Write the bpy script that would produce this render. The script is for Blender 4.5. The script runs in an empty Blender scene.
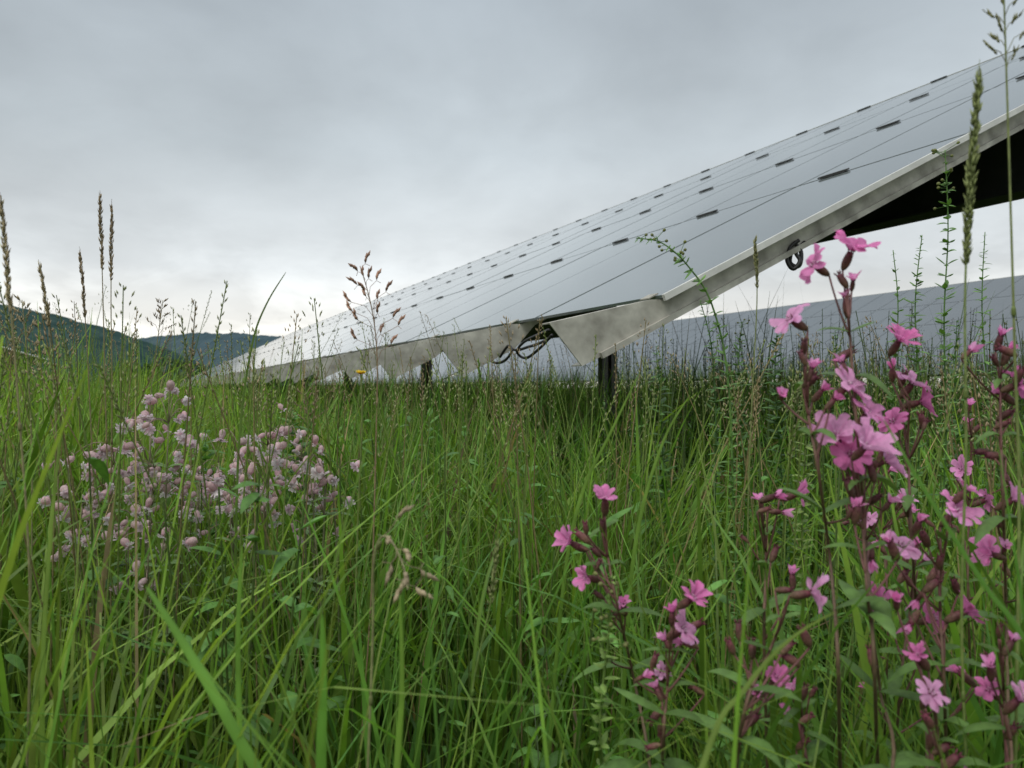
import bpy, math, random
import numpy as np
from mathutils import Vector
random.seed(7); rng = np.random.default_rng(7)
sc = bpy.context.scene; col = sc.collection
R = math.radians
H = .62; F = 800.; HY = 388.
def P(px, py, Y): return Vector(((px-512)/F*Y, Y, H+(HY-py)/F*Y))
ORG = {}
def U(a, b): return random.uniform(a, b)

# ------------------------------------------------------------------ materials
def nm(name):
    m = bpy.data.materials.new(name); m.use_nodes = True
    return m, m.node_tree, m.node_tree.nodes['Principled BSDF']
def plant_mat(name, rough=.5, trans=.35, tint=(1, 1, 1), spec=.3, nscale=60, nlo=.75, nhi=1.2):
    m, nt, b = nm(name); N = nt.nodes; L = nt.links
    at = N.new('ShaderNodeAttribute'); at.attribute_name = 'Col'
    tc = N.new('ShaderNodeTexCoord')
    no = N.new('ShaderNodeTexNoise'); no.inputs['Scale'].default_value = nscale; no.inputs['Detail'].default_value = 2
    L.new(tc.outputs['Object'], no.inputs['Vector'])
    mr = N.new('ShaderNodeMapRange'); mr.inputs[3].default_value = nlo; mr.inputs[4].default_value = nhi
    mr.inputs[1].default_value = .3; mr.inputs[2].default_value = .7
    L.new(no.outputs['Fac'], mr.inputs[0])
    mu = N.new('ShaderNodeVectorMath'); mu.operation = 'SCALE'
    L.new(at.outputs['Color'], mu.inputs[0]); L.new(mr.outputs[0], mu.inputs['Scale'])
    L.new(mu.outputs[0], b.inputs['Base Color'])
    b.inputs['Roughness'].default_value = rough; b.inputs['Specular IOR Level'].default_value = spec
    tr = N.new('ShaderNodeBsdfTranslucent')
    mt = N.new('ShaderNodeVectorMath'); mt.operation = 'MULTIPLY'; mt.inputs[1].default_value = tint
    L.new(mu.outputs[0], mt.inputs[0]); L.new(mt.outputs[0], tr.inputs['Color'])
    mx = N.new('ShaderNodeMixShader'); mx.inputs[0].default_value = trans
    L.new(b.outputs[0], mx.inputs[1]); L.new(tr.outputs[0], mx.inputs[2])
    L.new(mx.outputs[0], N['Material Output'].inputs['Surface'])
    return m
def noise_mat(name, c1, c2, scale, rough=.6, metal=0, detail=5, spec=.5, rvar=0, coord='Object', bump=0):
    m, nt, b = nm(name); N = nt.nodes; L = nt.links
    tc = N.new('ShaderNodeTexCoord')
    no = N.new('ShaderNodeTexNoise'); no.inputs['Scale'].default_value = scale; no.inputs['Detail'].default_value = detail
    L.new(tc.outputs[coord], no.inputs['Vector'])
    cr = N.new('ShaderNodeValToRGB')
    cr.color_ramp.elements[0].position = .32; cr.color_ramp.elements[1].position = .68
    cr.color_ramp.elements[0].color = (*c1, 1); cr.color_ramp.elements[1].color = (*c2, 1)
    L.new(no.outputs['Fac'], cr.inputs[0]); L.new(cr.outputs[0], b.inputs['Base Color'])
    b.inputs['Roughness'].default_value = rough; b.inputs['Metallic'].default_value = metal
    b.inputs['Specular IOR Level'].default_value = spec
    if rvar:
        mr = N.new('ShaderNodeMapRange'); mr.inputs[3].default_value = rough-rvar; mr.inputs[4].default_value = rough+rvar
        L.new(no.outputs['Fac'], mr.inputs[0]); L.new(mr.outputs[0], b.inputs['Roughness'])
    if bump:
        bp = N.new('ShaderNodeBump'); bp.inputs['Strength'].default_value = bump
        L.new(no.outputs['Fac'], bp.inputs['Height']); L.new(bp.outputs[0], b.inputs['Normal'])
    return m
M_grass = plant_mat('grass', .45, .42, (1.15, 1.18, .5), .3, 25)
M_leaf = plant_mat('leaf', .5, .25, (1.1, 1.2, .6), .35, 120)
M_stem = plant_mat('stem', .55, .05, (1, 1, 1), .3, 150)
M_petal = plant_mat('petal', .6, .45, (1, .94, 1), .15, 300, .88, 1.12)
M_calyx = plant_mat('calyx', .55, .2, (1.1, 1, 1), .3, 500, .65, 1.3)
M_bladder = plant_mat('bladder_calyx', .6, .4, (1, .95, .95), .2, 400, .82, 1.12)
M_seed = plant_mat('seed', .7, .3, (1, .95, .8), .2, 300)
M_glass = noise_mat('module_glass', (.140, .164, .166), (.178, .204, .204), .7, .085, 0, 7, 1.0, .035)
M_glass_dim = noise_mat('module_glass_dim_view', (.070, .088, .102), (.092, .112, .126), .7, .10, 0, 7, .8, .035)  # same modules as the near row; duller look from this angle put into colour
M_galv = noise_mat('galvanised_steel', (.26, .25, .215), (.58, .565, .50), 16, .68, .08, 12, .3, .1, 'Object', .08)
M_alu = noise_mat('aluminium_edge', (.56, .56, .53), (.72, .72, .68), 20, .5, .2, 6, .5, .1)
M_dark = noise_mat('dark_steel', (.03, .032, .035), (.06, .06, .06), 9, .6, .2)
M_post = noise_mat('post_steel', (.07, .072, .07), (.14, .14, .13), 12, .6, .2)
M_clip = noise_mat('clip_metal', (.05, .052, .052), (.09, .09, .09), 40, .5, .3)
M_cable = noise_mat('cable_rubber', (.008, .008, .009), (.014, .014, .014), 60, .5)
M_ground = noise_mat('soil_and_moss', (.035, .050, .014), (.075, .105, .026), 3.5, .95, 0, 8, .1)
M_hill = noise_mat('hazed_forest_hill', (.024, .050, .050), (.050, .086, .078), .03, 1, 0, 10, 0)  # bluish haze blended into the forest green
M_hill2 = noise_mat('hazed_distant_hill', (.060, .098, .118), (.080, .120, .136), .012, 1, 0, 8, 0)  # stronger aerial haze put straight into the ridge colour

# ------------------------------------------------------------------ mesh collector
def frame(ax):
    z = ax.normalized(); x = z.orthogonal().normalized(); return x, z.cross(x), z
class MB:
    def __init__(s): s.v = []; s.f = []; s.c = []
    def add(s, vs, fs, c=(1, 1, 1)):
        o = len(s.v); s.v += [tuple(x) for x in vs]
        s.f += [tuple(i+o for i in f) for f in fs]
        s.c += list(c) if isinstance(c, list) else [c]*len(vs)
    def tube(s, pts, rad, n=5, c=(1, 1, 1), c2=None, cap=True):
        k = len(pts); vs = []; cs = []
        if not hasattr(rad, '__len__'): rad = [rad]*k
        ref = None
        for i, p in enumerate(pts):
            t = (pts[min(i+1, k-1)]-pts[max(i-1, 0)])
            if t.length < 1e-9: t = Vector((0, 0, 1))
            t.normalize()
            if ref is None: ref = t.orthogonal()
            ref = (ref-t*ref.dot(t))
            if ref.length < 1e-6: ref = t.orthogonal()
            ref.normalize(); b = t.cross(ref)
            f = i/(k-1)
            cc = c if c2 is None else tuple(c[j]*(1-f)+c2[j]*f for j in range(3))
            for q in range(n):
                a = 2*math.pi*q/n
                vs.append(p+(ref*math.cos(a)+b*math.sin(a))*rad[i]); cs.append(cc)
        fs = [(i*n+q, i*n+(q+1) % n, (i+1)*n+(q+1) % n, (i+1)*n+q) for i in range(k-1) for q in range(n)]
        if cap: fs += [tuple(reversed(range(n))), tuple(range((k-1)*n, k*n))]
        s.add(vs, fs, cs)
    def lathe(s, base, ax, prof, n=8, c=(1, 1, 1), c2=None):
        x, y, z = frame(ax); vs = []; cs = []; k = len(prof)
        for i, (d, r) in enumerate(prof):
            f = i/(k-1); cc = c if c2 is None else tuple(c[j]*(1-f)+c2[j]*f for j in range(3))
            for q in range(n):
                a = 2*math.pi*q/n; rr = r*(1+.06*math.cos(5*a))
                vs.append(base+z*d+(x*math.cos(a)+y*math.sin(a))*rr); cs.append(cc)
        fs = [(i*n+q, i*n+(q+1) % n, (i+1)*n+(q+1) % n, (i+1)*n+q) for i in range(k-1) for q in range(n)]
        fs += [tuple(reversed(range(n))), tuple(range((k-1)*n, k*n))]
        s.add(vs, fs, cs)
    def ribbon(s, pts, wid, side, c=(1, 1, 1), c2=None, fold=.25):
        k = len(pts); vs = []; cs = []
        for i, p in enumerate(pts):
            t = (pts[min(i+1, k-1)]-pts[max(i-1, 0)]).normalized()
            sd = (side-t*side.dot(t))
            if sd.length < 1e-5: sd = t.orthogonal()
            sd.normalize(); nn = t.cross(sd); w = wid[i]*.5; f = i/(k-1)
            cc = c if c2 is None else tuple(c[j]*(1-f)+c2[j]*f for j in range(3))
            vs += [p-sd*w+nn*w*fold, p-nn*w*fold*.3, p+sd*w+nn*w*fold]
            cs += [cc, tuple(x*1.12 for x in cc), cc]
        fs = []
        for i in range(k-1):
            o = i*3; fs += [(o, o+1, o+4, o+3), (o+1, o+2, o+5, o+4)]
        s.add(vs, fs, cs)
    def leaf(s, b, d, up, L, W, c, c2=None, droop=.3, k=6):
        d = d.normalized(); pts = []; wd = []
        for i in range(k):
            f = i/(k-1); pts.append(b+d*L*f-Vector((0, 0, 1))*droop*L*f*f)
            wd.append(W*max(.06, math.sin(math.pi*min(1, f*.93+.07))**.8))
        side = d.cross(up)
        if side.length < 1e-4: side = d.orthogonal()
        s.ribbon(pts, wd, side.normalized(), c, c2, .35)
    def spikelet(s, p, d, L, W, c, c2=None):
        x, y, z = frame(d)
        vs = [p, p+z*L*.45+x*W, p+z*L*.4+y*W, p+z*L*.45-x*W, p+z*L*.4-y*W, p+z*L]
        fs = [(0, 2, 1), (0, 3, 2), (0, 4, 3), (0, 1, 4), (5, 1, 2), (5, 2, 3), (5, 3, 4), (5, 4, 1)]
        s.add(vs, fs, [c]*5+[c2 or c])
    def box(s, o, ax, ay, az, c=(1, 1, 1)):
        vs = [o+ax*i+ay*j+az*k for k in (0, 1) for j in (0, 1) for i in (0, 1)]
        s.add(vs, [(0, 2, 3, 1), (4, 5, 7, 6), (0, 1, 5, 4), (2, 6, 7, 3), (0, 4, 6, 2), (1, 3, 7, 5)], c)
    def build(s, name, mat, parent=None, smooth=True):
        org = ORG.get(parent.name, Vector()) if parent else Vector()
        me = bpy.data.meshes.new(name)
        me.from_pydata([(a-org.x, b-org.y, c-org.z) for a, b, c in s.v], [], s.f)
        ca = me.color_attributes.new('Col', 'FLOAT_COLOR', 'POINT')
        ca.data.foreach_set('color', np.array([(*c, 1) for c in s.c], dtype=np.float32).ravel())
        if smooth: me.polygons.foreach_set('use_smooth', [True]*len(me.polygons))
        me.materials.append(mat); me.update()
        o = bpy.data.objects.new(name, me); col.objects.link(o)
        if parent: o.parent = parent; ORG[o.name] = org
        return o
def tag(o, label=None, cat=None, group=None, kind=None):
    if label: o['label'] = label
    if cat: o['category'] = cat
    if group: o['group'] = group
    if kind: o['kind'] = kind
    return o
def empty(name, loc, label, cat, group=None):
    o = bpy.data.objects.new(name, None); o.empty_display_size = .05; col.objects.link(o)
    o.location = loc; ORG[o.name] = Vector(loc); return tag(o, label, cat, group)
def smooth(pts, m=5):
    out = []; n = len(pts)
    for i in range(n-1):
        p0 = pts[max(i-1, 0)]; p1 = pts[i]; p2 = pts[i+1]; p3 = pts[min(i+2, n-1)]
        for j in range(m):
            t = j/m
            out.append(.5*((2*p1)+(p2-p0)*t+(2*p0-5*p1+4*p2-p3)*t*t+(3*p1-p0-3*p2+p3)*t*t*t))
    return out+[pts[-1]]
def bez(a, b, c, n=6): return [a*(1-t)**2+b*2*t*(1-t)+c*t*t for t in [i/(n-1) for i in range(n)]]
def rooted(pts, shift=0, follow=.35):
    """extend a path given top-first down to the ground; returns bottom-first"""
    b = pts[-1]
    if b.z < .02: return list(reversed(pts))
    d = pts[-1]-pts[-2]; sl_ = d.x/min(d.z, -.01)
    g = Vector((b.x-sl_*b.z*follow+shift, b.y+U(-.03, .03), 0))
    md = b*.5+g*.5; md.x += (-sl_*b.z*follow)*.1
    return [g, md]+list(reversed(pts))

# ------------------------------------------------------------------ world, sun, camera
w = bpy.data.worlds.new('World'); sc.world = w; w.use_nodes = True
nt = w.node_tree; N = nt.nodes; L = nt.links; bg = N['Background']
SUN_EL, SUN_AZ = R(52), R(215)
sky = N.new('ShaderNodeTexSky'); sky.sky_type = 'NISHITA'; sky.sun_disc = False
sky.sun_elevation = SUN_EL; sky.sun_rotation = SUN_AZ
tc = N.new('ShaderNodeTexCoord'); sp = N.new('ShaderNodeSeparateXYZ'); L.new(tc.outputs['Generated'], sp.inputs[0])
def mth(op, a, b=None, clamp=False):
    n = N.new('ShaderNodeMath'); n.operation = op; n.use_clamp = clamp
    for i, x in enumerate((a, b)):
        if x is None: continue
        if isinstance(x, (int, float)): n.inputs[i].default_value = x
        else: L.new(x, n.inputs[i])
    return n.outputs[0]
zc = mth('MAXIMUM', sp.outputs['Z'], 0.0); dv = mth('ADD', zc, .30)
cx = mth('DIVIDE', sp.outputs['X'], dv); cy = mth('DIVIDE', sp.outputs['Y'], dv)
cb = N.new('ShaderNodeCombineXYZ'); L.new(cx, cb.inputs[0]); L.new(cy, cb.inputs[1])
def wnoise(scale, detail, rough, dist, off):
    mp = N.new('ShaderNodeMapping'); mp.inputs['Location'].default_value = off; L.new(cb.outputs[0], mp.inputs[0])
    n = N.new('ShaderNodeTexNoise'); n.inputs['Scale'].default_value = scale; n.inputs['Detail'].default_value = detail
    n.inputs['Roughness'].default_value = rough; n.inputs['Distortion'].default_value = dist
    L.new(mp.outputs[0], n.inputs['Vector']); return n.outputs['Fac']
n1 = wnoise(1.2, 8, .5, .35, (3.1, 1.7, 0)); n2 = wnoise(3.6, 7, .55, .25, (0, 5, 0)); n3 = wnoise(2.6, 7, .55, .3, (7.3, 2.2, 0))
er = N.new('ShaderNodeValToRGB'); e = er.color_ramp; L.new(zc, er.inputs[0])
stops = [(0, (.86, .83, .76)), (.07, (.80, .785, .74)), (.14, (.635, .665, .675)), (.28, (.505, .558, .59)), (.45, (.40, .452, .495)), (.7, (.66, .70, .73)), (1, (1.05, 1.07, 1.08))]
e.elements[0].position = 0; e.elements[0].color = (*stops[0][1], 1); e.elements[1].position = 1; e.elements[1].color = (*stops[-1][1], 1)
for p, c in stops[1:-1]:
    q = e.elements.new(p); q.color = (*c, 1)
def mrange(src, lo, hi, a=.3, b=.7):
    f = N.new('ShaderNodeMapRange'); L.new(src, f.inputs[0]); f.inputs[1].default_value = a; f.inputs[2].default_value = b
    f.inputs[3].default_value = lo; f.inputs[4].default_value = hi; return f.outputs[0]
ff = mth('MULTIPLY', mrange(n1, .84, 1.16), mrange(n2, .94, 1.06))
brk = mth('MULTIPLY', mrange(n3, 0, .32, .46, .60), mrange(zc, 1, 0, .06, .22))
ff = mth('MULTIPLY', mth('ADD', ff, brk), 11.4)
sv = N.new('ShaderNodeVectorMath'); sv.operation = 'SCALE'; L.new(er.outputs[0], sv.inputs[0]); L.new(ff, sv.inputs['Scale'])
mx = N.new('ShaderNodeMixRGB'); mx.inputs[0].default_value = .95; L.new(sky.outputs[0], mx.inputs[1]); L.new(sv.outputs[0], mx.inputs[2])
L.new(mx.outputs[0], bg.inputs[0]); bg.inputs[1].default_value = .1
sl = bpy.data.lights.new('sun', 'SUN'); sl.energy = 1.5; sl.angle = R(25); sl.color = (1, .97, .90)
so = bpy.data.objects.new('sun', sl); col.objects.link(so)
sd = Vector((math.sin(SUN_AZ)*math.cos(SUN_EL), math.cos(SUN_AZ)*math.cos(SUN_EL), math.sin(SUN_EL)))
so.rotation_euler = sd.to_track_quat('Z', 'Y').to_euler(); so.location = (0, 0, 20)
cam = bpy.data.cameras.new('camera'); co = bpy.data.objects.new('camera', cam); col.objects.link(co); sc.camera = co
co.location = (0, 0, H); co.rotation_euler = (R(90), 0, 0)
cam.lens = 28.125; cam.sensor_width = 36; cam.shift_y = 4/1024; cam.clip_start = .02; cam.clip_end = 9000
cam.dof.use_dof = True; cam.dof.focus_distance = 1.3; cam.dof.aperture_fstop = 11
sc.view_settings.view_transform = 'Standard'; sc.view_settings.look = 'None'; sc.view_settings.exposure = 0

# ------------------------------------------------------------------ ground, hills
g = MB(); S_ = 4000
g.add([(-S_, -S_, 0), (S_, -S_, 0), (S_, S_, 0), (-S_, S_, 0)], [(0, 1, 2, 3)])
tag(g.build('ground', M_ground), 'dark green meadow ground under the grass', 'ground', None, 'structure')
def hill(name, label, Y, prof, mat, bump, half):
    pxs = [p[0] for p in prof]; hs = [(HY-p[1])/F*Y for p in prof]
    nx, ny = 420, 15; X = np.linspace((pxs[0]-512)/F*Y, (pxs[-1]-512)/F*Y, nx)
    hx = np.interp(X/Y*F+512, pxs, hs); vs = []
    for j in range(ny):
        v = -1+2*j/(ny-1); k = max(0, 1-v*v)**1.1
        nz = rng.normal(0, bump, nx)+rng.normal(0, bump*.6, nx)
        for i in range(nx): vs.append((X[i], Y+v*half+rng.normal(0, 4), hx[i]*k+nz[i]*min(1, k*3)*min(1, hx[i]/15)-1))
    m = MB(); m.add(vs, [(j*nx+i, j*nx+i+1, (j+1)*nx+i+1, (j+1)*nx+i) for j in range(ny-1) for i in range(nx-1)])
    tag(m.build(name, mat), label, 'hill', None, 'structure')
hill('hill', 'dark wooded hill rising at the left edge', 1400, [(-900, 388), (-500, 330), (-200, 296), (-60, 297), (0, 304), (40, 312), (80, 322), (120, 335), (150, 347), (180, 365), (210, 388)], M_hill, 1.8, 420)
hill('hill', 'distant ridge tinted pale haze blue behind the wooded hill', 2600, [(40, 388), (80, 352), (120, 343), (160, 338), (200, 334), (240, 334), (280, 337), (320, 350), (360, 376), (390, 388)], M_hill2, 2.2, 500)
m = MB()
for _ in range(16):
    Y = U(110, 170); px = U(120, 330); hh = U(2.5, 5.5); c0 = Vector(((px-512)/F*Y, Y, 0)); rx = U(2, 5)
    gcol = U(.7, 1.5)
    for i in range(220):
        a = U(0, 6.28); rr = U(.3, 1)**.5; zz = U(0, 1)
        p = c0+Vector((math.cos(a)*rx*rr*math.sin(math.pi*(zz*.85+.12)), math.sin(a)*rx*rr, hh*zz))
        d = Vector((U(-1, 1), U(-1, 1), U(-.3, 1))).normalized(); x, y, z = frame(d); s = U(.2, .5)
        cc = tuple(q*gcol*U(.6, 1.3) for q in (.04, .075, .03))
        m.add([p-x*s, p-y*s, p+x*s, p+y*s], [(0, 1, 2, 3)], cc)
tag(m.build('tree_line', M_leaf), 'low line of far off trees below the ridge', 'trees', None, 'stuff')

# ------------------------------------------------------------------ solar arrays
E2 = Vector((.911, .412, 0)).normalized(); D2 = Vector((-.412, .911, 0)).normalized(); UP = Vector((0, 0, 1))
TH = R(26); A0 = 1.1; Z0 = H+.217; T0 = 1.57; PU = 1.21; PT = .70; NC = 48
US = E2*math.cos(TH)+UP*math.sin(TH); NN = (-E2*math.sin(TH)+UP*math.cos(TH))
def T(u, t, n=0): return E2*A0+UP*Z0+D2*t+US*u+NN*n
def slab(mb, u0, u1, t0, t1, n0, n1): mb.box(T(u0, t0, n0), US*(u1-u0), D2*(t1-t0), NN*(n1-n0))
root = empty('solar_panel_row', (E2*3.2+D2*T0), 'nearest long row of tilted dark glass solar panels above the tall grass', 'solar panels')
rest = MB(); crest = MB()
for c in range(NC):
    for r in range(4):
        tgt = MB() if c < 25 else rest
        jj = U(-.0008, .0008)
        slab(tgt, r*PU+.010, (r+1)*PU-.010, T0+c*PT+.010, T0+(c+1)*PT-.010, -.008+jj, jj)
        if c < 25: tgt.build('solar_module', M_glass, root, False)
        tgt = MB() if c < 25 else crest
        uu = (r+1)*PU; tt = T0+(c+.75)*PT
        slab(tgt, uu-.013, uu+.013, tt-.058, tt+.058, .0015, .0036)
        slab(tgt, uu-.006, uu+.006, tt-.067, tt+.067, .0040, .0085)
        if c < 25: tgt.build('clip', M_clip, root, False)
tag(rest.build('far_module', M_glass, root, False), kind='stuff'); tag(crest.build('far_clip', M_clip, root, False), kind='stuff')
# pale joint strips lie under the gaps between the modules
js = MB(); Lt = NC*PT
for r in range(1, 4): slab(js, r*PU-.02, r*PU+.02, T0+.01, T0+Lt-.01, -.0128, -.0092)
for r in range(4):
    for c in range(1, NC): slab(js, r*PU+.0205, (r+1)*PU-.0205, T0+c*PT-.018, T0+c*PT+.018, -.0128, -.0092)
js.build('joint_strips', M_alu, root, False)
ed = MB(); slab(ed, .0, 4*PU, T0-.006, T0+.004, -.0125, .003); ed.build('end_trim', M_alu, root, False)
ed = MB(); slab(ed, 4*PU+.001, 4*PU+.014, T0+.01, T0+Lt, -.11, .003); ed.build('top_trim', M_alu, root, False)
def prism(mb, poly, t0, t1):
    n = len(poly); vs = [T(u, t0, k) for u, k in poly]+[T(u, t1, k) for u, k in poly]
    mb.add(vs, [tuple(range(n)), tuple(reversed(range(n, 2*n)))]+[(i, i+n, (i+1) % n+n, (i+1) % n) for i in range(n)])
tt = T0+.03; first = True
while tt < T0+Lt-.06:
    rl = MB(); e1 = U(-.010, .008); e2 = U(-.008, .008); NB = -.068 if first else -.076; NS = -.068 if first else -.036; ue = -.28+U(-.012, .02); NT = -.0145
    prism(rl, [(4.8, NS), (4.8, NT), (0.02, NT), (-.014, .000), (ue, .062+e1), (ue+.034, NB+e2), (-.04, NB), (.06, NS)], tt, tt+.004)
    for (A, B) in [((4.8, NT), (.02, NT)), ((-.014, .000), (ue, .062+e1)), ((4.8, NS+.003), (.06, NS+.003)), ((-.04, NB+.003), (ue+.034, NB+e2+.003))]:
        prism(rl, [(A[0], A[1]-.003), A, B, (B[0], B[1]-.003)], tt+.0042, tt+.05)
    if first: prism(rl, [(4.8, NB), (4.8, NB+.014), (-.2, NB+.014), (-.2, NB)], tt-.010, tt-.0002)
    rl.build('rail', M_galv, root, False)
    ec = MB(); slab(ec, -.012, .018, tt+.01, tt+.05, .0015, .0045); ec.build('edge_clamp', M_galv, root, False)
    tt += .80; first = False
pl = MB(); slab(pl, .30, .36, T0+.85, T0+Lt-.1, -.17, -.070); pl.build('purlin', M_dark, root, False)
gz = MB(); GA = 2.9; ug = (GA-A0)/math.cos(TH)
def GP(t, z, da=0): return E2*(GA+da)+D2*t+UP*z
ztop = T(ug, 0, -.070).z-.03; zb = ztop-.29
gz.box(GP(T0+.02, zb, -.004), E2*.008, D2*(Lt-.04), UP*.29)
gz.box(GP(T0+.02, zb-.008, -.06), E2*.12, D2*(Lt-.04), UP*.0078)
gz.box(GP(T0+.02, ztop+.0002, -.06), E2*.12, D2*(Lt-.04), UP*.008)
gz.build('girder', M_dark, root, False)
t = 4.8
while t < T0+Lt:
    po = MB(); z1 = zb-.009
    po.box(GP(t-.03, -.3, -.058), E2*.044, D2*.06, UP*(z1+.3)); po.box(GP(t-.03, -.3, .014), E2*.044, D2*.06, UP*(z1+.3))
    po.box(GP(t+.012, -.3, -.0138), E2*.0276, D2*.006, UP*(z1+.3))
    po.build('post', M_post, root, False); t += 4
def loop(pts, r=.0045):
    k = MB(); k.tube(smooth([Vector(p) for p in pts], 6), r, 6); k.build('cable', M_cable, root)
loop([P(470, 338, 2.9), P(482, 350, 2.75), P(493, 362, 2.6), P(504, 361, 2.5), P(512, 351, 2.45), P(508, 346, 2.5), P(500, 357, 2.55)])
loop([P(549, 330, 2.2), P(538, 335, 2.3), P(524, 342, 2.4), P(517, 352, 2.45), P(526, 358, 2.45), P(540, 348, 2.35), P(552, 335, 2.25)])
loop([P(550, 338, 2.3), P(540, 343, 2.4), P(528, 347, 2.5), P(515, 350, 2.6), P(500, 345, 2.8)])
loop([P(799, 240, 2.08), P(790, 248, 2.08), P(787, 260, 2.08), P(793, 269, 2.08), P(800, 261, 2.08), P(796, 252, 2.09), P(805, 242, 2.1)], .0055)
loop([P(793, 242, 2.09), P(801, 252, 2.09), P(799, 266, 2.09), P(790, 262, 2.10), P(794, 243, 2.10)], .0055)
def copy_row(shift, label):
    r = root.copy(); col.objects.link(r); r.location = Vector(root.location)+shift; r['label'] = label; ORG[r.name] = Vector(r.location)
    for ch in list(root.children):
        nme = ch.name.split('.')[0]
        if nme in ('cable', 'clip', 'far_clip'): continue
        c = ch.copy(); col.objects.link(c); c.parent = r
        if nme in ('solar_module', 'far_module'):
            c.material_slots[0].link = 'OBJECT'; c.material_slots[0].material = M_glass_dim
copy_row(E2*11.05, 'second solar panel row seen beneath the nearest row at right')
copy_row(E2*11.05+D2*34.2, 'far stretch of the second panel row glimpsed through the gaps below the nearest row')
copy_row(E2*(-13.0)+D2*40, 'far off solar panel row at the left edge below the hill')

# ------------------------------------------------------------------ meadow grass (uncountable)
def raw_mesh(name, mat, V, FI, C):
    me = bpy.data.meshes.new(name); nv = len(V); nf = len(FI)
    me.vertices.add(nv); me.vertices.foreach_set('co', V.astype(np.float32).ravel())
    me.loops.add(nf*4); me.loops.foreach_set('vertex_index', FI.astype(np.int32).ravel())
    me.polygons.add(nf); me.polygons.foreach_set('loop_start', np.arange(0, nf*4, 4, dtype=np.int32))
    me.polygons.foreach_set('use_smooth', np.ones(nf, dtype=bool))
    me.update(calc_edges=True); me.validate()
    ca = me.color_attributes.new('Col', 'FLOAT_COLOR', 'POINT')
    ca.data.foreach_set('color', np.concatenate([C, np.ones((nv, 1))], 1).astype(np.float32).ravel())
    me.materials.append(mat); o = bpy.data.objects.new(name, me); col.objects.link(o); return o
def meadow(name, label, r0, r1, ncl, per, hm, hs, w0, w1, K, sig, rp=1.0, half=R(50), strip=None, dark=1.0, capr=(-15, 48), dry_p=.06):
    if strip is None:
        ang = rng.uniform(-half, half, ncl); q = rng.uniform(0, 1, ncl)
        rr = (r0**rp+q*(r1**rp-r0**rp))**(1/rp)
        cx_ = rr*np.sin(ang); cy_ = rr*np.cos(ang)
    else:
        aa = rng.uniform(strip[0], strip[1], ncl); t_ = strip[2]+(strip[3]-strip[2])*rng.uniform(0, 1, ncl)**1.4
        cx_ = E2.x*aa+D2.x*t_; cy_ = E2.y*aa+D2.y*t_
    ch = np.clip(rng.normal(1, .24, ncl), .5, 1.65); ccol = rng.uniform(0, 1, ncl); cbr = rng.uniform(.55, 1.35, ncl)
    cw = rng.uniform(.6, 1.6, ncl); ccap = rng.uniform(0, 1, ncl)
    idx = np.repeat(np.arange(ncl), per); n = len(idx)
    ox = rng.normal(0, sig, n); oy = rng.normal(0, sig, n)
    x = cx_[idx]+ox; y = cy_[idx]+oy
    h = np.clip(rng.normal(hm, hs, n)*ch[idx], .12, 1.2)
    d = np.hypot(x, y); ok = (d > r0*.85) & (y > .1); x, y, h, idx, ox, oy, d = [q_[ok] for q_ in (x, y, h, idx, ox, oy, d)]; n = len(x)
    px = x/np.maximum(y, .1)*F+512
    if strip is None:
        h *= np.where(px < 150, 1.12, 1.0)
        cq = np.clip(.65*ccap[idx]**1.6+.35*rng.uniform(0, 1, n), 0, 1)
        cap = H+np.where(px < 160, 10+85*cq, capr[0]+(capr[1]-capr[0])*cq)/F*d
        h = np.minimum(np.minimum(h, np.maximum(cap, .3)), 1.0)
    az = np.arctan2(oy, ox)+rng.normal(0, .9, n); lean = np.abs(rng.normal(.10, .12, n)); bend = np.abs(rng.normal(.22, .28, n)); droop = np.clip(bend*.45, 0, .5)
    wd = (w0+(w1-w0)*rng.uniform(0, 1, n)**1.5)*cw[idx]; wd = np.where(rng.uniform(0, 1, n) < .08, wd*1.5, wd); tw = rng.normal(0, .6, n)
    s = np.linspace(0, 1, K)[None, :]
    off = h[:, None]*(lean[:, None]*s+bend[:, None]*s**2.3); zz = h[:, None]*(s-droop[:, None]*s**3.2)
    X = x[:, None]+np.cos(az)[:, None]*off; Yv = y[:, None]+np.sin(az)[:, None]*off
    wid = wd[:, None]*np.clip((1-s)**.75*(.75+.6*s), .06, 2)*.5
    sa = az[:, None]+math.pi/2+tw[:, None]+rng.normal(0, .8, n)[:, None]*s
    V = np.zeros((n, K, 2, 3))
    for k, sg in ((0, -1), (1, 1)):
        V[:, :, k, 0] = X+sg*np.cos(sa)*wid; V[:, :, k, 1] = Yv+sg*np.sin(sa)*wid; V[:, :, k, 2] = zz
    b0 = (np.arange(n)*K*2)[:, None]+(np.arange(K-1)*2)[None, :]
    FI = np.stack([b0, b0+1, b0+3, b0+2], -1).reshape(-1, 4)
    gA = np.array([.140, .272, .040]); gB = np.array([.245, .345, .062]); gC = np.array([.072, .185, .038]); dry = np.array([.40, .31, .17])
    f = np.clip(ccol[idx]*.75+rng.uniform(0, .25, n)+np.where(px < 300, .19, 0), 0, 1)[:, None]
    base = np.where(f < .5, gC*(1-2*f)+gA*2*f, gA*(2-2*f)+gB*(2*f-1))
    isd = (rng.uniform(0, 1, n) < dry_p)[:, None]; base = np.where(isd, dry*rng.uniform(.5, 1, (n, 1)), base)
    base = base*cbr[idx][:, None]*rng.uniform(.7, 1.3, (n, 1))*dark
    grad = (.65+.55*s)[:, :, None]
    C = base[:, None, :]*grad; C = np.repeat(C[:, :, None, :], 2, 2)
    o = raw_mesh(name, M_grass, V.reshape(-1, 3), FI, C.reshape(-1, 3)); tag(o, label, 'grass', None, 'stuff'); return o
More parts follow.
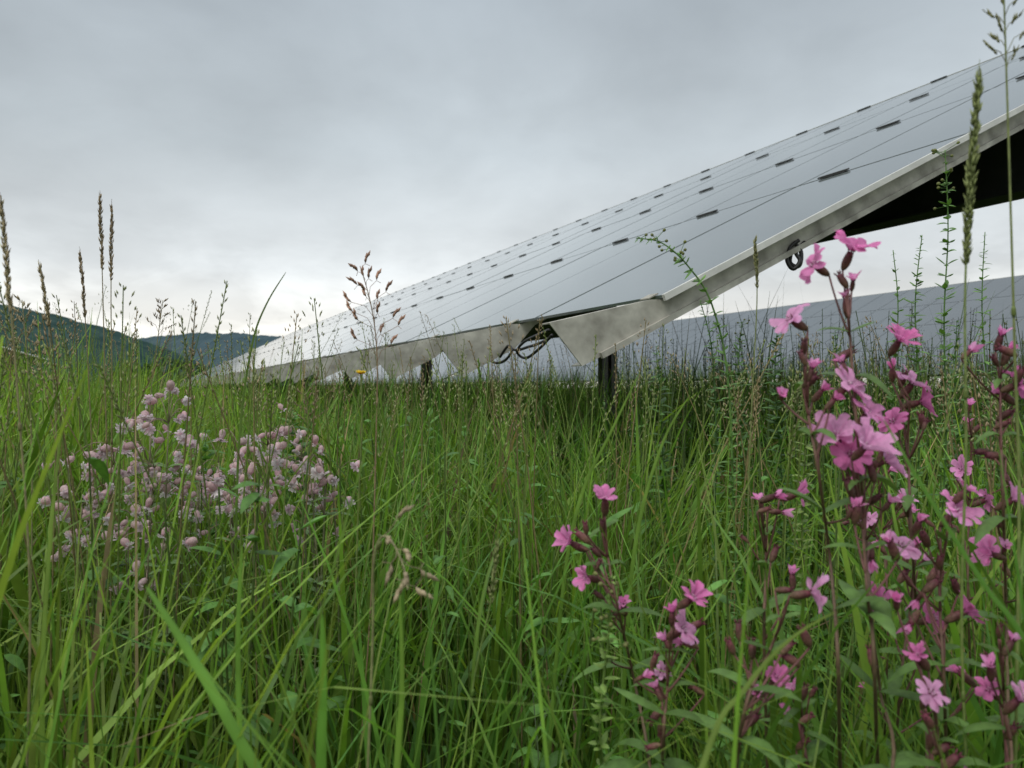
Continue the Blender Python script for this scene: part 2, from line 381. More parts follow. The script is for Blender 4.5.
meadow('meadow_grass', 'scattered grass blades just in front of the viewpoint', .40, .75, 55, 7, .42, .08, .0022, .0055, 8, .03, 1.5, dry_p=0)
meadow('meadow_grass', 'dense green grass close to the viewpoint', .62, 1.5, 175, 17, .49, .11, .0035, .0105, 8, .035, 1.5, capr=(-70, 30), dry_p=.01)
meadow('meadow_grass', 'tall green grass in front of the nearest panel row', 1.4, 4.2, 660, 17, .70, .16, .0045, .0135, 7, .055, 1.6, capr=(-48, 66))
meadow('meadow_grass', 'tall grass growing below and beyond the panels', 4, 13, 1050, 16, .64, .14, .008, .017, 5, .09, 1.6)
meadow('meadow_grass', 'far grass stretching to the horizon', 12, 60, 1600, 17, .62, .12, .015, .035, 4, .25, 1.5)
meadow('dark_grass', 'tall grass with shade put in its colour under the nearest panel row', .8, 0, 480, 16, .68, .11, .006, .013, 6, .08, 1, R(50), (1.9, 5.6, 1.0, 24), .55)  # panel shade is darkened into the blade colour here
meadow('dark_grass', 'dark tall grass along the foot of the second panel row', .8, 0, 1150, 16, 1.06, .18, .008, .022, 5, .12, 1, R(50), (8.6, 12.6, 1.0, 60), .60)  # blades of a darker green than the open meadow
m = MB()
for i in range(820):
    a = U(-.75, .75); r = .9+7*U(0, 1)**1.5; x = r*math.sin(a); y = r*math.cos(a)
    px = x/y*F+512
    yl = random.choice([U(350, 400), U(335, 390), U(310, 370)]) if px > 180 else U(280, 380)
    h = max(.40, min(.95, H+(HY-yl)/F*y)); az = U(0, 6.28); ln = U(0, .16)
    b = Vector((x, y, 0)); dr = Vector((math.cos(az), math.sin(az), 0))
    pts = [b+UP*h*s+dr*h*ln*s*s*2 for s in (0, .25, .5, .75, 1)]
    k = U(.8, 1.4); brown = random.random() < .4
    sc_ = tuple(q*k for q in ((.26, .22, .10) if brown else (.20, .28, .07))); hc = tuple(q*k for q in ((.38, .30, .19) if brown else (.31, .34, .16)))
    m.tube(pts, [.0010+.0003*r*.3]*4+[.0006], 3, sc_, None, False)
    Lh = U(.05, .11); loose = random.random() < .55; nsp = 18
    tdir = (pts[-1]-pts[-2]).normalized(); X_, Y_, Z_ = frame(tdir)
    for j in range(nsp):
        f = j/nsp; p = pts[-1]-tdir*Lh*(1-f); aa = j*2.4; o = X_*math.cos(aa)+Y_*math.sin(aa)
        ol = (.020*(1-f)+.002)*U(.3, 1.2) if loose else .0010
        m.spikelet(p+o*ol+tdir*ol*.6, (tdir+o*.45).normalized(), U(.005, .009), .0010+.0002*r*.3, hc)
tag(m.build('grass_stalks', M_seed), 'thin flowering grass stalks scattered through the meadow', 'grass', None, 'stuff')
m = MB()
for i in range(330):
    a = U(-.8, .8); r = .75+3.4*U(0, 1)**1.1; x = r*math.sin(a); y = r*math.cos(a); hh = min(U(.25, .58), H+U(-60, 20)/F*r)
    b = Vector((x, y, 0)); top = b+Vector((U(-.06, .06), U(-.06, .06), hh)); k0 = U(.7, 1.3)
    m.tube([b, b*.5+top*.5, top], [.002, .0015, .001], 4, (.10, .16, .04), None, False)
    sz = U(.02, .05); asp = U(.24, .45)
    for j in range(random.randint(7, 13)):
        f = U(.25, 1); p = b+(top-b)*f; an = U(0, 6.28); k = k0*U(.75, 1.3)
        m.leaf(p, Vector((math.cos(an), math.sin(an), U(.1, 1))), UP, sz*U(.7, 1.2), sz*asp*U(.8, 1.2), tuple(v*k for v in (.085, .20, .04)), tuple(v*k for v in (.11, .24, .05)), U(.2, .9), 6)
tag(m.build('meadow_herbs', M_leaf), 'broad green herb leaves mixed among the grass', 'plants', None, 'stuff')
m = MB()
for i in range(360):
    px = U(625, 1060); d = U(1.6, 5.5); yl = U(300, 378) if i % 3 == 0 else U(335, 382)
    x = (px-512)/F*d; hh = H+(HY-yl)/F*d; b = Vector((x+U(-.05, .05), d, 0)); top = Vector((x+U(-.08, .08), d+U(-.08, .08), hh))
    pts = bez(b, b*.4+top*.6+Vector((U(-.04, .04), 0, 0)), top, 8); k0 = U(.6, 1.2)
    m.tube(pts, [.0016]*5+[.0012, .001, .0008], 4, (.09, .14, .045), None, False)
    sz = U(.018, .036)*(.7+.14*d); n_ = random.randint(18, 32); sp_ = random.random() < .4
    for j in range(n_):
        f = .35+.65*j/n_; p = b.lerp(top, f); an = j*2.4+U(-.4, .4); k = k0*U(.7, 1.3)
        g_ = 1.15-.75*(f-.35)/.65
        if sp_ and f > .75:
            m.spikelet(p, Vector((math.cos(an), math.sin(an), U(.2, 1.2))).normalized(), .008, .0022, tuple(v*k for v in (.17, .17, .07)))
        m.leaf(p, Vector((math.cos(an), math.sin(an), U(.1, 1.1))), UP, sz*g_, sz*g_*.30, tuple(v*k for v in (.062, .125, .036)), tuple(v*k for v in (.08, .155, .045)), U(.1, .8), 5)
tag(m.build('tangled_weeds', M_leaf), 'tangle of dark leafy weeds before the second panel row', 'weeds', None, 'stuff')

# ------------------------------------------------------------------ single tall grasses
def arc_pt(pts, dist):
    i = len(pts)-1
    while i > 0:
        l = (pts[i]-pts[i-1]).length
        if dist <= l: return pts[i]+(pts[i-1]-pts[i])*(dist/l), (pts[i]-pts[i-1]).normalized()
        dist -= l; i -= 1
    return pts[0], (pts[1]-pts[0]).normalized()
BR = (.30, .235, .15); TAN = (.40, .34, .21); GR = (.16, .28, .05)
def tall_grass(label, Y, pp, head, hl, hc, stc, r=.0010, nleaf=2, name='tall_grass', group=None):
    pts = smooth(rooted([P(a, b, Y+(i*.01)) for i, (a, b) in enumerate(pp)], U(-.02, .02)), 6)
    rt = empty(name, pts[0], label, 'grass', group)
    s = MB(); n = len(pts); s.tube(pts, [r*(1.25-.8*i/(n-1)) for i in range(n)], 6, tuple(q*.9 for q in stc), tuple(.5*(a+b) for a, b in zip(stc, hc)))
    for q in (.3, .55):
        i = int(n*q); s.lathe(pts[i]-UP*.003, (pts[i+1]-pts[i]), [(0, r), (.002, r*1.6), (.005, r*1.5), (.007, r)], 6, tuple(q_*.7 for q_ in stc))
    s.build('stem', M_stem, rt)
    hd = MB()
    if head in ('spike', 'foxtail'):
        N_ = int(hl*(1200 if head == 'spike' else 2300)); oo = .0006 if head == 'spike' else .0012
        for j in range(N_):
            f = (j+U(-.5, .5))/N_; p, td = arc_pt(pts, max(0, hl*(1-f))); x, y, z = frame(td); a = U(0, 6.28)
            o = x*math.cos(a)+y*math.sin(a); w_ = max(.2, math.sin(math.pi*min(1, f*.9+.08))**.6)
            k = U(.6, 1.4); hd.spikelet(p+o*oo*w_, (td+o*U(.12, .5)).normalized(), U(.0045, .0085), U(.0006, .0010), tuple(q*k for q in hc), tuple(q*k*1.35 for q in hc))
            if random.random() < .5: hd.tube([p+o*oo, p+o*.0022*w_+td*U(.008, .013)], .00018, 3, tuple(q*k*1.2 for q in hc), None, False)
    elif head in ('panicle', 'brome'):
        nb = int(hl*220) if head == 'panicle' else int(hl*190)
        for j in range(nb):
            f = j/nb; p, td = arc_pt(pts, hl*(1-f)); x, y, z = frame(td); a = j*2.4+U(-.4, .4)
            o = x*math.cos(a)+y*math.sin(a)
            bl = (hl*.30*(1-f)+.006)*U(.5, 1.2)
            dr_ = -.3 if head == 'brome' else .5
            e_ = p+o*bl*.8+td*bl*.75; en = e_+(o*.4+td*dr_).normalized()*.006
            hd.tube([p, p+(o*.5+td)*bl*.5, e_, en], .0003, 3, hc, None, False)
            if head == 'panicle':
                for q in range(4):
                    pp_ = p+(e_-p)*(.5+.16*q); k = U(.75, 1.3)
                    hd.spikelet(pp_, (td+o*U(.1, .8)+Vector((U(-.3, .3),)*3)).normalized(), U(.005, .007), .0009, tuple(c*k for c in hc))
            else:
                k = U(.75, 1.3); dd = (o*.55+td*.8).normalized()
                for q in range(3):
                    hd.spikelet(e_+dd*q*.0032, (dd+frame(dd)[q % 2]*(.25 if q else -.2)).normalized(), .0095, .0019, tuple(c*k for c in hc), tuple(c*k*1.2 for c in hc))
    if hd.v: hd.build('seed_head', M_seed, rt)
    for q in range(nleaf):
        i = int(n*(.25+.28*q)); a = U(0, 6.28); d = Vector((math.cos(a), math.sin(a)*.6, 0)); b = pts[i]; LL = U(.12, .18)
        if b.z > .45: continue
        lp = [b+UP*LL*(f*.95-.3*f*f*f)+d*LL*(.12*f+.35*f*f) for f in [j/7 for j in range(8)]]
        lb = MB(); lb.ribbon(lp, [.0042*(1-f)**.7*(.7+.6*f)+.0003 for f in [j/7 for j in range(8)]], d.cross(UP), tuple(c*.9 for c in GR), GR); lb.build('leaf', M_grass, rt)
TG = [
 ('brown seed spike tallest in the left pair of grasses against the sky', .95, [(100, 198), (103, 300), (106, 420), (110, 560)], 'spike', .085, BR, (.24, .21, .09)),
 ('brown seed spike just right of the tallest left grass', .98, [(112, 208), (111, 300), (112, 420), (108, 560)], 'spike', .09, BR, (.24, .21, .09)),
 ('brown seed spike left of the tall pair, tilting left', 1.0, [(80, 254), (86, 330), (92, 450), (98, 600)], 'spike', .08, BR, (.22, .20, .09)),
 ('long tan seed spike at the very left edge', .62, [(1, 205), (9, 290), (18, 400), (30, 600)], 'spike', .085, TAN, (.26, .24, .11)),
 ('tan seed spike low over the dark hill near the left edge', .9, [(40, 266), (49, 330), (57, 450), (60, 600)], 'spike', .07, TAN, (.24, .22, .10)),
 ('short loose seed head in front of the hill left of the tan spike', .9, [(22, 300), (28, 370), (32, 480)], 'panicle', .06, TAN, (.22, .24, .09)),
 ('thin bent grass with loose head right of the hill', 1.1, [(163, 300), (157, 345), (150, 410), (152, 520)], 'panicle', .05, BR, (.22, .23, .08)),
 ('reddish brown oat like grass head rising before the panel row', .85, [(360, 266), (371, 305), (377, 355), (376, 440), (371, 600)], 'brome', .105, (.42, .26, .19), (.26, .20, .10)),
 ('drooping pale beige seed head in the lower left centre', .5, [(408, 590), (402, 562), (386, 536), (374, 560), (372, 660)], 'brome', .045, (.46, .38, .25), (.22, .25, .09)),
 ('green foxtail spike against the dark panel end at right', .5, [(979, 80), (970, 190), (965, 300), (966, 450), (962, 650)], 'foxtail', .115, (.24, .28, .11), (.20, .28, .07)),
 ('tallest grass running out of the top right corner', .5, [(1003, -30), (1006, 60), (1011, 220), (1015, 360), (1019, 520)], 'panicle', .06, (.28, .28, .14), (.22, .29, .08)),
 ('slim grass head before the gap below the panel edge', .9, [(755, 240), (757, 300), (752, 400), (748, 520)], 'spike', .055, (.26, .26, .12), (.20, .26, .08)),
 ('narrow green spike standing before the white rail ends', 1.1, [(479, 362), (482, 420), (480, 520)], 'spike', .05, GR, GR),
 ('pale green leaning spike low in the centre', .6, [(497, 545), (490, 605), (468, 720)], 'spike', .05, (.28, .31, .13), GR),
 ('green grass head leaning over the hanging cables', 1.2, [(520, 392), (522, 440), (515, 540)], 'panicle', .05, (.25, .26, .12), GR),
 ('loose brown grass head left of the reddish oat grass', 1.1, [(305, 385), (308, 430), (304, 540)], 'panicle', .06, BR, GR),
]
for a in TG: tall_grass(*a)
def grass_blade(label, Y, pp, w0, c, c2, follow=.35):
    pts = smooth(rooted([P(a, b, Y) for i, (a, b) in enumerate(pp)], 0, follow), 6); n = len(pts)
    m = MB(); m.ribbon(pts, [w0*(1-(i/(n-1)))**.6*(.7+.5*i/(n-1))+.0004 for i in range(n)], Vector((1, .25, 0)), c, c2, .22)
    o = m.build('grass_blade', M_grass); tag(o, label, 'grass blade')
grass_blade('wide bright green blade slanting across the lower left', .42, [(146, 586), (176, 632), (216, 698), (262, 780)], .0085, (.16, .34, .055), (.20, .40, .08), .85)
grass_blade('upright broad green blade at the bottom left of centre', .48, [(322, 612), (323, 690), (321, 790)], .0095, (.14, .33, .05), (.17, .37, .065))
grass_blade('narrow upright blade left of the broad upright one', .55, [(242, 545), (238, 640), (241, 790)], .0060, (.15, .31, .05), (.19, .36, .065))
grass_blade('thin dark blade curving up against the sky left of the panels', .9, [(286, 272), (266, 305), (252, 345), (240, 430), (236, 540)], .0035, (.10, .17, .04), (.12, .19, .05))
grass_blade('dark blade running diagonally through the pink flowers at right', .42, [(884, 420), (925, 490), (985, 585), (1050, 680)], .0045, (.08, .20, .03), (.11, .25, .04), .7)
grass_blade('pale blade arching over the bottom right', .40, [(835, 612), (790, 640), (745, 690), (700, 775)], .005, (.22, .32, .09), (.27, .37, .12), .4)
grass_blade('light green blade leaning right in the centre right', .8, [(690, 395), (664, 440), (640, 520), (628, 620)], .006, (.17, .31, .055), (.22, .36, .085))
grass_blade('light blade leaning left below the panel post', .8, [(640, 372), (612, 430), (580, 500), (562, 600)], .0055, (.17, .31, .055), (.22, .36, .085))
grass_blade('pale stalk like blade in the very bottom centre', .5, [(400, 600), (402, 690), (396, 790)], .006, (.17, .31, .055), (.21, .36, .065))
grass_blade('slender blade leaning right at the left edge', .6, [(62, 420), (50, 540), (42, 700)], .005, (.17, .28, .05), (.22, .32, .08))

# ------------------------------------------------------------------ leafy weeds
def weed(label, Y, pp, ll, lw, step, c, top=None, whorl=4):
    c = (c[0]*1.25, c[1]*1.45, c[2]*1.2)
    pts = smooth(rooted([P(a, b, Y+.01*i) for i, (a, b) in enumerate(pp)], U(-.02, .02)), 8); n = len(pts)
    rt = empty('leafy_weed', pts[0], label, 'weed')
    s = MB(); s.tube(pts, [.0018-.0012*i/(n-1) for i in range(n)], 5, tuple(q*.9 for q in c), c); s.build('stem', M_stem, rt)
    f = MB(); tot = sum((pts[i+1]-pts[i]).length for i in range(n-1)); d = .004; j = 0
    while d < tot*.72:
        p, td = arc_pt(pts, d); g_ = min(1, .3+d/.12)
        for q in range(whorl):
            if random.random() < .2: continue
            a = j*.8+q*2*math.pi/whorl+U(-.4, .4); x, y, z = frame(td); o = x*math.cos(a)+y*math.sin(a); k = U(.7, 1.3)
            f.leaf(p+td*U(-.003, .003), o+td*U(.2, 1.1), td, ll*g_*U(.6, 1.25), lw*g_*U(.8, 1.2), tuple(v*k for v in c), tuple(v*k*1.1 for v in c), U(.1, .6))
        d += step*U(.5, 1.2)*(.5+g_*.5); j += 1
    f.build('foliage', M_leaf, rt)
    if top:
        b = MB()
        for q in range(14):
            p, td = arc_pt(pts, U(0, .07)); o = Vector((U(-1, 1), U(-1, 1), U(-.2, .8))).normalized()
            e_ = p+o*U(.006, .016); b.tube([p, e_], .0004, 3, c, None, False); b.lathe(e_, o, [(0, .0006), (.0012, .0017), (.003, .0018), (.004, .0008)], 6, top)
        b.build('bud', M_leaf, rt)
LG = (.10, .17, .05); DG = (.06, .11, .035)
WD = [
 ('pale green leafy weed rising highest against the dark panel end', .95, [(945, 150), (948, 230), (944, 320), (946, 430), (940, 560)], .016, .006, .016, LG, (.2, .22, .07), 4),
 ('leafy weed just left of the tall pale one by the panel end', 1.0, [(922, 235), (915, 310), (920, 420), (915, 540)], .015, .006, .015, LG, None, 4),
 ('leafy twig tip leaning left over the panel glass', .9, [(636, 238), (662, 243), (688, 266), (712, 305), (728, 380), (734, 520)], .014, .006, .015, LG, (.2, .22, .07), 4),
 ('dark weed below the rail beside the leaning twig', 1.2, [(700, 300), (712, 350), (716, 430), (715, 520)], .018, .007, .016, DG, None, 4),
 ('dark bushy weed under the panel edge at centre right', 1.3, [(778, 318), (775, 380), (780, 450)], .024, .009, .014, DG, None, 5),
 ('yellowish leafy weed left of the pink cluster', .95, [(800, 385), (806, 430), (802, 520)], .016, .007, .013, (.15, .18, .06), (.25, .24, .09), 5),
 ('tall thin weed at right before the second panel row', 1.1, [(985, 232), (982, 310), (988, 420), (985, 540)], .016, .005, .017, LG, None, 4),
 ('weed between the two top pink flowers and the panel end', 1.1, [(893, 250), (898, 310), (893, 400), (896, 520)], .016, .006, .016, LG, None, 4),
 ('broad leaved green weed behind the pale flowers at left', 1.5, [(292, 412), (294, 470), (298, 560)], .06, .024, .025, (.085, .16, .04), None, 4),
 ('low leafy weed left of the broad leaved one', 1.4, [(205, 422), (206, 480), (210, 560)], .045, .016, .022, (.08, .15, .04), None, 4),
 ('dark weed right of the panel post', 1.5, [(656, 346), (660, 400), (664, 480)], .03, .01, .018, DG, None, 4),
 ('dark weed close behind the post below the rail end', 1.6, [(835, 330), (838, 400), (842, 470)], .03, .01, .018, DG, None, 4),
 ('drooping dark weed between post and leaning twig', 1.5, [(742, 322), (738, 380), (744, 470)], .026, .008, .016, DG, (.12, .13, .05), 4),
 ('tall dark weed before the back row right of the pink flowers', 1.4, [(957, 320), (955, 390), (960, 470)], .026, .009, .016, DG, None, 4),
 ('weed with round yellow green pods low by the small left campion', .6, [(612, 575), (608, 640), (600, 720), (602, 790)], .012, .006, .013, (.15, .20, .06), (.24, .26, .09), 4),
]
for a in WD: weed(*a)
rt_p = smooth(rooted([P(361, 374, .9), P(362, 430, .9), P(358, 520, .91)]), 5)
rt = empty('yellow_flower', rt_p[0], 'single small yellow flower before the panel rail ends', 'flower')
s = MB(); s.tube(rt_p, .0011, 5, (.16, .21, .06)); s.build('stem', M_stem, rt)
s = MB(); c0 = rt_p[-1]
for k in range(26):
    a = k*2.4; o = Vector((math.cos(a), math.sin(a), .35+U(0, .7))); s.leaf(c0, o, UP, .0080*U(.7, 1.1), .0032, (.86, .62, .04), (.9, .72, .07), .1, 4)
s.build('flower_head', M_petal, rt)

# ------------------------------------------------------------------ red campion
PK = [(.88, .37, .68), (.86, .31, .62), (.90, .45, .74), (.82, .25, .56)]
CAL = (.155, .038, .060); CALG = (.16, .12, .06); STC = (.15, .07, .057)
def petals(mb, c, ax, Rr, cup, notch=.40, cols=PK, wf=.58, npet=5):
    x, y, z = frame(ax); sp_ = U(0, 6.28); base = random.choice(cols)
    rm = [.78, .93, 1.0, .92, 1-notch, .92, 1.0, .93, .78]; cl = [-1, -.85, -.55, -.2, 0, .2, .55, .85, 1]; nc = len(cl)
    for k in range(npet):
        a = sp_+k*2*math.pi/npet+U(-.16, .16); rd = x*math.cos(a)+y*math.sin(a); td = -x*math.sin(a)+y*math.cos(a)
        lift = cup+U(-.28, .28); sk = U(-.2, .2); kk = U(.86, 1.1); ps = U(.84, 1.08); curl = U(.1, .5); tw = U(-.35, .35)
        vs = []; cs = []
        for i in range(7):
            t = i/6
            for j in range(nc):
                r = Rr*ps*(.07+(rm[j]*(1+U(-.025, .025))-.07)*t); wd = Rr*(.07+wf*t**.75)*cl[j]
                hz = Rr*(lift*t-curl*t**3)+Rr*.10*abs(cl[j])*t-Rr*.07*math.sin(cl[j]*5+k*1.3)*t+Rr*tw*cl[j]*t*t*.5
                vs.append(c+rd*r+td*(wd+sk*r)+z*hz)
                q = (.76+.30*t)*kk
                cs.append(tuple(min(.92, v*q) for v in base))
        mb.add(vs, [(i*nc+j, i*nc+j+1, (i+1)*nc+j+1, (i+1)*nc+j) for i in range(6) for j in range(nc-1)], cs)
    for k in range(5):
        a = sp_+k*1.2566+.3; o = x*math.cos(a)+y*math.sin(a)
        mb.spikelet(c+o*Rr*.1+z*Rr*.05, (z+o*.4).normalized(), Rr*.25, Rr*.04, (.88, .7, .8))
def calyx(mb, c, ax, s=1.0, col1=CAL, col2=CALG, teeth=True):
    prof = [(-.0135*s, .0009), (-.0125*s, .0017*s), (-.0095*s, .0027*s), (-.006*s, .0029*s), (-.003*s, .0025*s), (-.0005, .0020*s)]
    mb.lathe(c, ax, prof, 10, col2, col1)
    if teeth:
        x, y, z = frame(ax)
        for k in range(5):
            a = k*1.2566; o = x*math.cos(a)+y*math.sin(a); mb.spikelet(c+o*.0016*s-z*.001, (z+o*.35).normalized(), .004*s, .0007, col1)
    return c-ax.normalized()*.0135*s
def campion(label, Y, stem, fl, buds=(), nleaf=4, lsz=.95, extra=5):
    pts = smooth(rooted([P(a, b, Y+.012*i*(1 if i % 2 else -1)) for i, (a, b) in enumerate(stem)], U(-.02, .02)), 7); n = len(pts)
    rt = empty('red_campion', pts[0], label, 'flower')
    s = MB(); s.tube(pts, [.0016-.0008*i/(n-1) for i in range(n)], 6, (.14, .12, .06), STC)
    def attach(q, tip):
        best = min(pts, key=lambda p: abs(p.z-(q.z-tip))+.3*abs(p.y-q.y))
        mid = best*.45+q*.55; mid.z = best.z*.6+q.z*.4
        s.tube(bez(best, mid, q, 7), [.0010, .0009, .0008, .0008, .0007, .0007, .0007], 5, STC, (.17, .07, .07))
    for (a, b, r_, u_, t_, *ex) in fl:
        sz = ex[0] if ex else 1.0; dY = U(-.02, .02)
        ax = Vector((r_*1.3+U(-.3, .3), -t_*U(.3, .8), u_+U(.05, .45))).normalized(); c = P(a, b, Y+dY)
        pm = MB(); petals(pm, c, ax, .0128*sz, U(.3, .9)); fo = pm.build('flower', M_petal, rt)
        cm = MB(); q = calyx(cm, c, ax, U(.95, 1.15)); cm.build('calyx', M_calyx, fo); attach(q, U(.02, .045))
    bl = list(buds)
    for k in range(extra):
        i = random.randint(int(n*.55), n-1); p = pts[i]; px_ = p.x/p.y*F+512; py_ = HY-(p.z-H)/p.y*F
        bl.append((px_+U(-34, 34), py_+U(-26, 14), U(-.8, .8), U(.2, 1)))
    for (a, b, r_, u_) in bl:
        ax = Vector((r_+U(-.15, .15), U(-.5, .3), u_)).normalized(); c = P(a, b, Y+U(-.02, .02)); cm = MB(); z_ = U(.55, 1.1)
        kk = U(.7, 1.4); q = calyx(cm, c, ax, z_, tuple(v*kk for v in CAL), tuple(v*kk for v in CALG))
        bo = cm.build('bud', M_calyx, rt); attach(q, U(.012, .035))
        if random.random() < .42:
            tm = MB()
            for h_ in range(5):
                x, y, z = frame(ax); an = h_*1.2566; o = x*math.cos(an)+y*math.sin(an)
                tm.leaf(c+o*.001, z+o*U(.1, 1.0), o, .009*U(.7, 1.2), .0045, random.choice(PK), None, U(0, .4), 4)
            tm.build('petal_tip', M_petal, bo)
    s.build('stem', M_stem, rt)
    for k in range(nleaf):
        i = int(n*(.92-.13*k-U(0, .05))) if k < 6 else 2
        i = max(3, min(n-2, i)); a = U(0, 6.28)
        for sg in (0, math.pi):
            d = Vector((math.cos(a+sg), math.sin(a+sg)*.8, U(.3, 1.0))); kk = U(.75, 1.25); ls = lsz*(.024+.010*k)
            lf = MB(); lf.leaf(pts[i], d, UP, ls*U(.8, 1.2), ls*.28, tuple(v*kk for v in (.10, .19, .045)), tuple(v*kk for v in (.12, .22, .055)), U(.2, .9), 8); lf.build('leaf', M_leaf, rt)
campion('tallest red campion with two pink flowers at the top against the grey panel', .56, [(849, 318), (851, 350), (857, 430), (866, 540), (874, 660), (880, 790)],
        [(851, 251, .1, .75, .55, 1.25), (815, 265, -.75, .4, .5, 1.0)], [(853, 280, .12, 1), (846, 298, -.2, 1), (838, 274, -.5, .8)])
campion('red campion with two flowers and dark calyxes at its bent top, left of the tallest', .55, [(806, 362), (806, 400), (818, 470), (830, 560), (838, 660), (842, 790)],
        [(791, 319, -.75, .45, .5, 1.0), (848, 386, .6, .35, .7, 1.15)], [(804, 340, -.1, 1), (822, 390, .6, .7), (800, 352, -.4, .8), (812, 368, .3, 1)])
campion('red campion with the big tight cluster of open pink flowers at right centre', .54, [(856, 462), (862, 520), (868, 600), (880, 690), (886, 800)],
        [(836, 436, -.4, .35, .85, 1.15), (864, 448, .15, .25, .95, 1.25), (885, 461, .75, .05, .65, 1.05), (866, 414, .25, .8, .5, .9), (850, 455, -.1, .1, 1, 1.05)], [(858, 505, .1, 1), (846, 480, -.3, .8), (880, 495, .5, .6), (872, 560, .1, -.7)], 5)
campion('red campion with ragged pale flowers below the panel end', .62, [(910, 400), (908, 450), (912, 540), (918, 640), (926, 790)],
        [(899, 341, .3, .4, .85, 1.05), (912, 384, .4, .5, .75, 1.2), (920, 402, .7, .2, .65, 1.05), (893, 422, -.5, .3, .8, .9)], [(892, 368, -.2, 1), (905, 372, .2, 1), (928, 420, .6, .5)])
campion('dark stemmed red campion of mostly closed buds at the right edge', .6, [(1003, 352), (1000, 400), (1003, 500), (1006, 620), (1004, 790)],
        [(1018, 384, .8, .3, .5, .95), (991, 553, -.6, .2, .75, .95), (1012, 500, .5, .3, .8, .85)], [(1001, 335, .05, 1), (1010, 350, .4, .9), (992, 356, -.5, .8), (985, 455, -.9, .1), (975, 452, -.9, .0), (1012, 410, .6, .6), (995, 520, -.6, .5)], 5, .95, 8)
campion('red campion with a ragged flower facing right beside the right edge plant', .57, [(948, 528), (940, 590), (944, 680), (950, 790)],
        [(955, 513, .5, .35, .8, 1.3), (901, 546, -.1, .25, .95, 1.0), (933, 618, .3, .0, .95, .95), (964, 612, .5, .3, .8, .95), (966, 490, .4, .7, .6, .75)], [(925, 520, -.6, .5), (918, 600, -.3, -.8), (940, 556, -.2, .9), (910, 625, -.5, -.5)], 5, .95, 6)
campion('small red campion with one round pink flower on its tip in the centre', .62, [(603, 512), (606, 545), (616, 600), (634, 680), (652, 790)],
        [(605, 499, .1, .55, .8, .68), (571, 543, -.9, .25, .35, .85), (587, 578, -.45, -.1, .9, .75)], [(602, 520, -.05, 1), (592, 548, -.6, .7), (600, 560, .3, .9), (594, 592, -.5, .3), (620, 610, .5, .6)], 5)
campion('red campion with two flowers side by side low in the right centre', .56, [(670, 632), (668, 680), (664, 730), (662, 800)],
        [(692, 598, .55, .35, .75, .85), (682, 630, .4, .1, .9, 1.0), (663, 672, -.2, .3, .9, .5)], [(672, 612, -.1, 1), (665, 640, -.5, .8), (650, 722, -.6, -.4), (647, 748, -.7, -.3), (660, 735, .2, -.9), (702, 622, .7, .4)], 4)
campion('red campion with long side pointing calyxes left of the big cluster', .62, [(762, 512), (766, 560), (764, 640), (768, 790)],
        [(797, 494, .9, .2, .35, .75)], [(775, 496, .9, .25), (770, 508, .8, .3), (760, 500, -.2, 1), (782, 512, .9, 0), (740, 625, -.5, .7)], 4)
campion('red campion with one ragged flower facing right below the side pointing calyxes', .52, [(786, 610), (770, 650), (745, 710), (736, 800)],
        [(811, 593, .85, .05, .55, 1.0), (777, 678, .1, .4, .9, .65)], [(792, 590, .9, .1), (738, 622, -.2, 1), (728, 640, -.5, .8), (752, 640, .2, .9)], 4)
campion('lowest red campion by the bottom right corner', .5, [(934, 700), (938, 740), (940, 820)],
        [(931, 694, .1, .4, .9, .78), (918, 655, -.4, .5, .75, .55)], [(950, 745, .6, .5), (925, 715, -.5, .6), (958, 755, .6, .7), (896, 600, -.4, .7)], 4, .95, 2)
campion('red campion at the right edge below the closed buds', .52, [(1000, 640), (1004, 700), (1008, 800)],
        [(990, 690, -.4, .5, .75, .65), (1018, 700, .4, .4, .8, .7)], [(985, 655, -.5, .8), (1000, 625, 0, 1), (1012, 640, .5, .8)], 4, .95, 2)
campion('dark budded red campion in the lower right between flowering ones', .55, [(800, 700), (804, 740), (808, 820)],
        [], [(795, 690, -.3, 1), (806, 685, .2, 1), (812, 715, .7, .5), (790, 712, -.7, .5)], 4, .95, 2)
campion('thin budded red campion set back behind the big pink cluster', .8, [(878, 470), (882, 530), (888, 620), (884, 760)],
        [(905, 500, .5, .4, .8, .9), (868, 520, -.5, .3, .8, .8)], [(880, 455, 0, 1), (890, 470, .5, .8)], 4, .95, 7)
campion('thin budded red campion set back left of the right edge plants', .8, [(972, 420), (970, 500), (968, 600), (975, 760)],
        [(962, 470, -.5, .4, .8, .85), (985, 500, .6, .4, .8, .9)], [(970, 405, 0, 1), (980, 425, .5, .8)], 4, .95, 7)
campion('bent red campion between the cluster and the ragged flower plant', .66, [(914, 560), (910, 610), (900, 690), (896, 800)],
        [(880, 600, -.6, .3, .7, .9)], [(916, 545, .1, 1), (924, 560, .5, .8), (905, 575, -.5, .8)], 4, .95, 6)

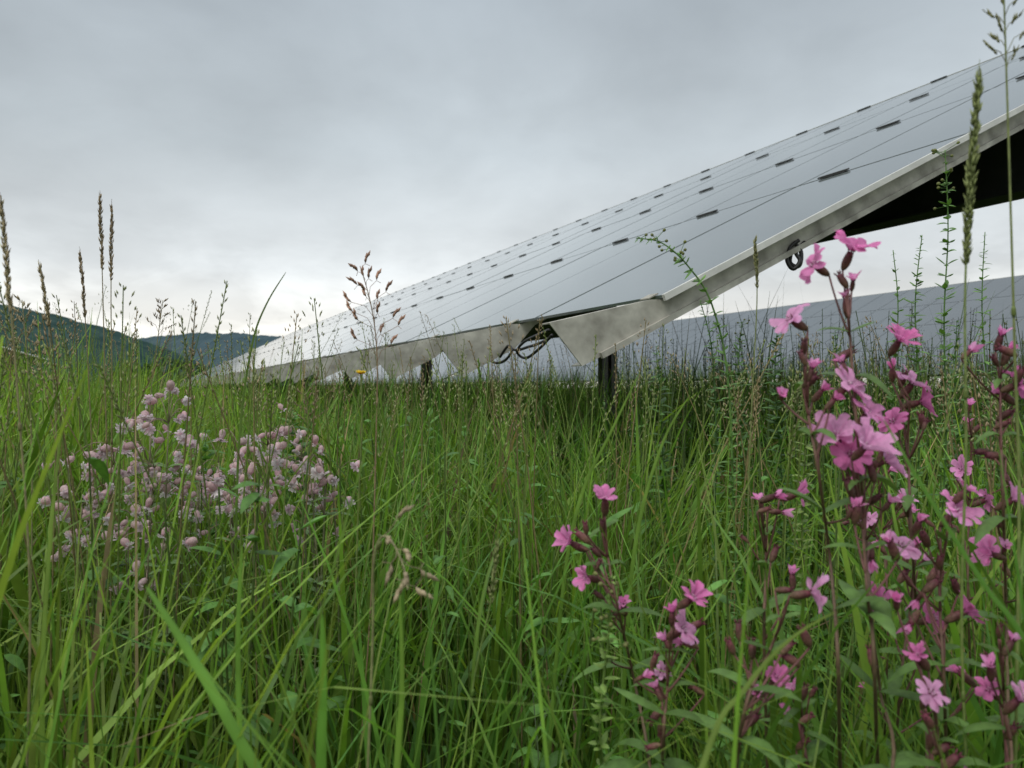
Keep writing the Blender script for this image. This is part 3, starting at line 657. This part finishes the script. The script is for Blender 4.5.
# ------------------------------------------------------------------ bladder campion
BL1 = (.84, .67, .69); BL2 = (.70, .54, .52)
def bladder(label, Y, cx0, cy0, rx, ry, nfl):
    base = P(cx0, cy0, Y); base.z = 0
    rt = empty('bladder_campion', base, label, 'flower'); s = MB()
    forks = []
    for k in range(7):
        top = P(cx0+U(-.9, .9)*rx, cy0+U(-.8, .6)*ry, Y+U(-.08, .06))
        b = base+Vector((U(-.03, .03), U(-.03, .03), 0)); md = b*.5+top*.5+Vector((U(-.02, .02), 0, .03))
        pp = bez(b, md, top, 10); s.tube(pp, [.0014]*5+[.0012]*3+[.0009]*2, 5, (.16, .23, .08), (.22, .20, .12)); forks.append(pp)
        for q in (4, 6, 8):
            a = U(0, 6.28)
            for sg in (0, math.pi): s.leaf(pp[q], Vector((math.cos(a+sg), math.sin(a+sg), .6)), UP, .032, .009, (.14, .23, .08), None, .5)
    for k in range(nfl):
        pp = random.choice(forks); ce = pp[-1]
        c = ce+Vector((random.gauss(0, .020), U(-.06, .03), random.gauss(-.004, .024)))
        ax = Vector((U(-1, 1), U(-1, .3), U(-.95, .05))).normalized(); sz = U(.68, 1.06); kk = U(.8, 1.04); pk = U(0, 1)
        c1 = tuple(kk*(v*(1-pk)+w_*pk) for v, w_ in zip(BL1, (.82, .53, .61)))
        cm = MB(); r5 = U(.8, 1.08)
        cm.lathe(c, ax, [(-.0135*sz, .0010), (-.0125*sz, .0032*sz*r5), (-.0095*sz, .0052*sz*r5), (-.006*sz, .0053*sz*r5), (-.0025*sz, .0040*sz*r5), (0, .0028*sz)], 9, tuple(v*kk for v in BL2), c1)
        fo = cm.build('flower', M_bladder, rt)
        pm = MB(); petals(pm, c, ax, U(.0070, .0098)*sz, U(.1, .7), .5, [(.86, .77, .80), (.86, .70, .76), (.86, .82, .81)], .42); pm.build('petals', M_petal, fo)
        q = c-ax*.0135*sz; bp = min(pp[6:], key=lambda p: (p-q).length+max(0, p.z-q.z)*2)
        md = bp*.4+q*.6; md.z = max(bp.z, q.z)+.012; s.tube(bez(bp, md, q, 6), .0006, 4, (.22, .20, .12), (.34, .23, .2))
    s.build('stem', M_stem, rt)
bladder('pale bladder campion at the far left of its patch', 1.06, 92, 500, 28, 52, 36)
bladder('tallest pale bladder campion of the left patch', 1.1, 155, 472, 28, 62, 52)
bladder('small pale bladder campion between the tallest and the widest ones', 1.16, 202, 482, 22, 34, 22)
bladder('widest pale bladder campion in the middle of the left patch', 1.1, 262, 490, 40, 58, 60)
bladder('pale bladder campion at the right end of its patch', 1.08, 322, 498, 24, 52, 36)
bladder('low pale bladder campion at the front of the left patch', 1.0, 142, 526, 34, 30, 22)
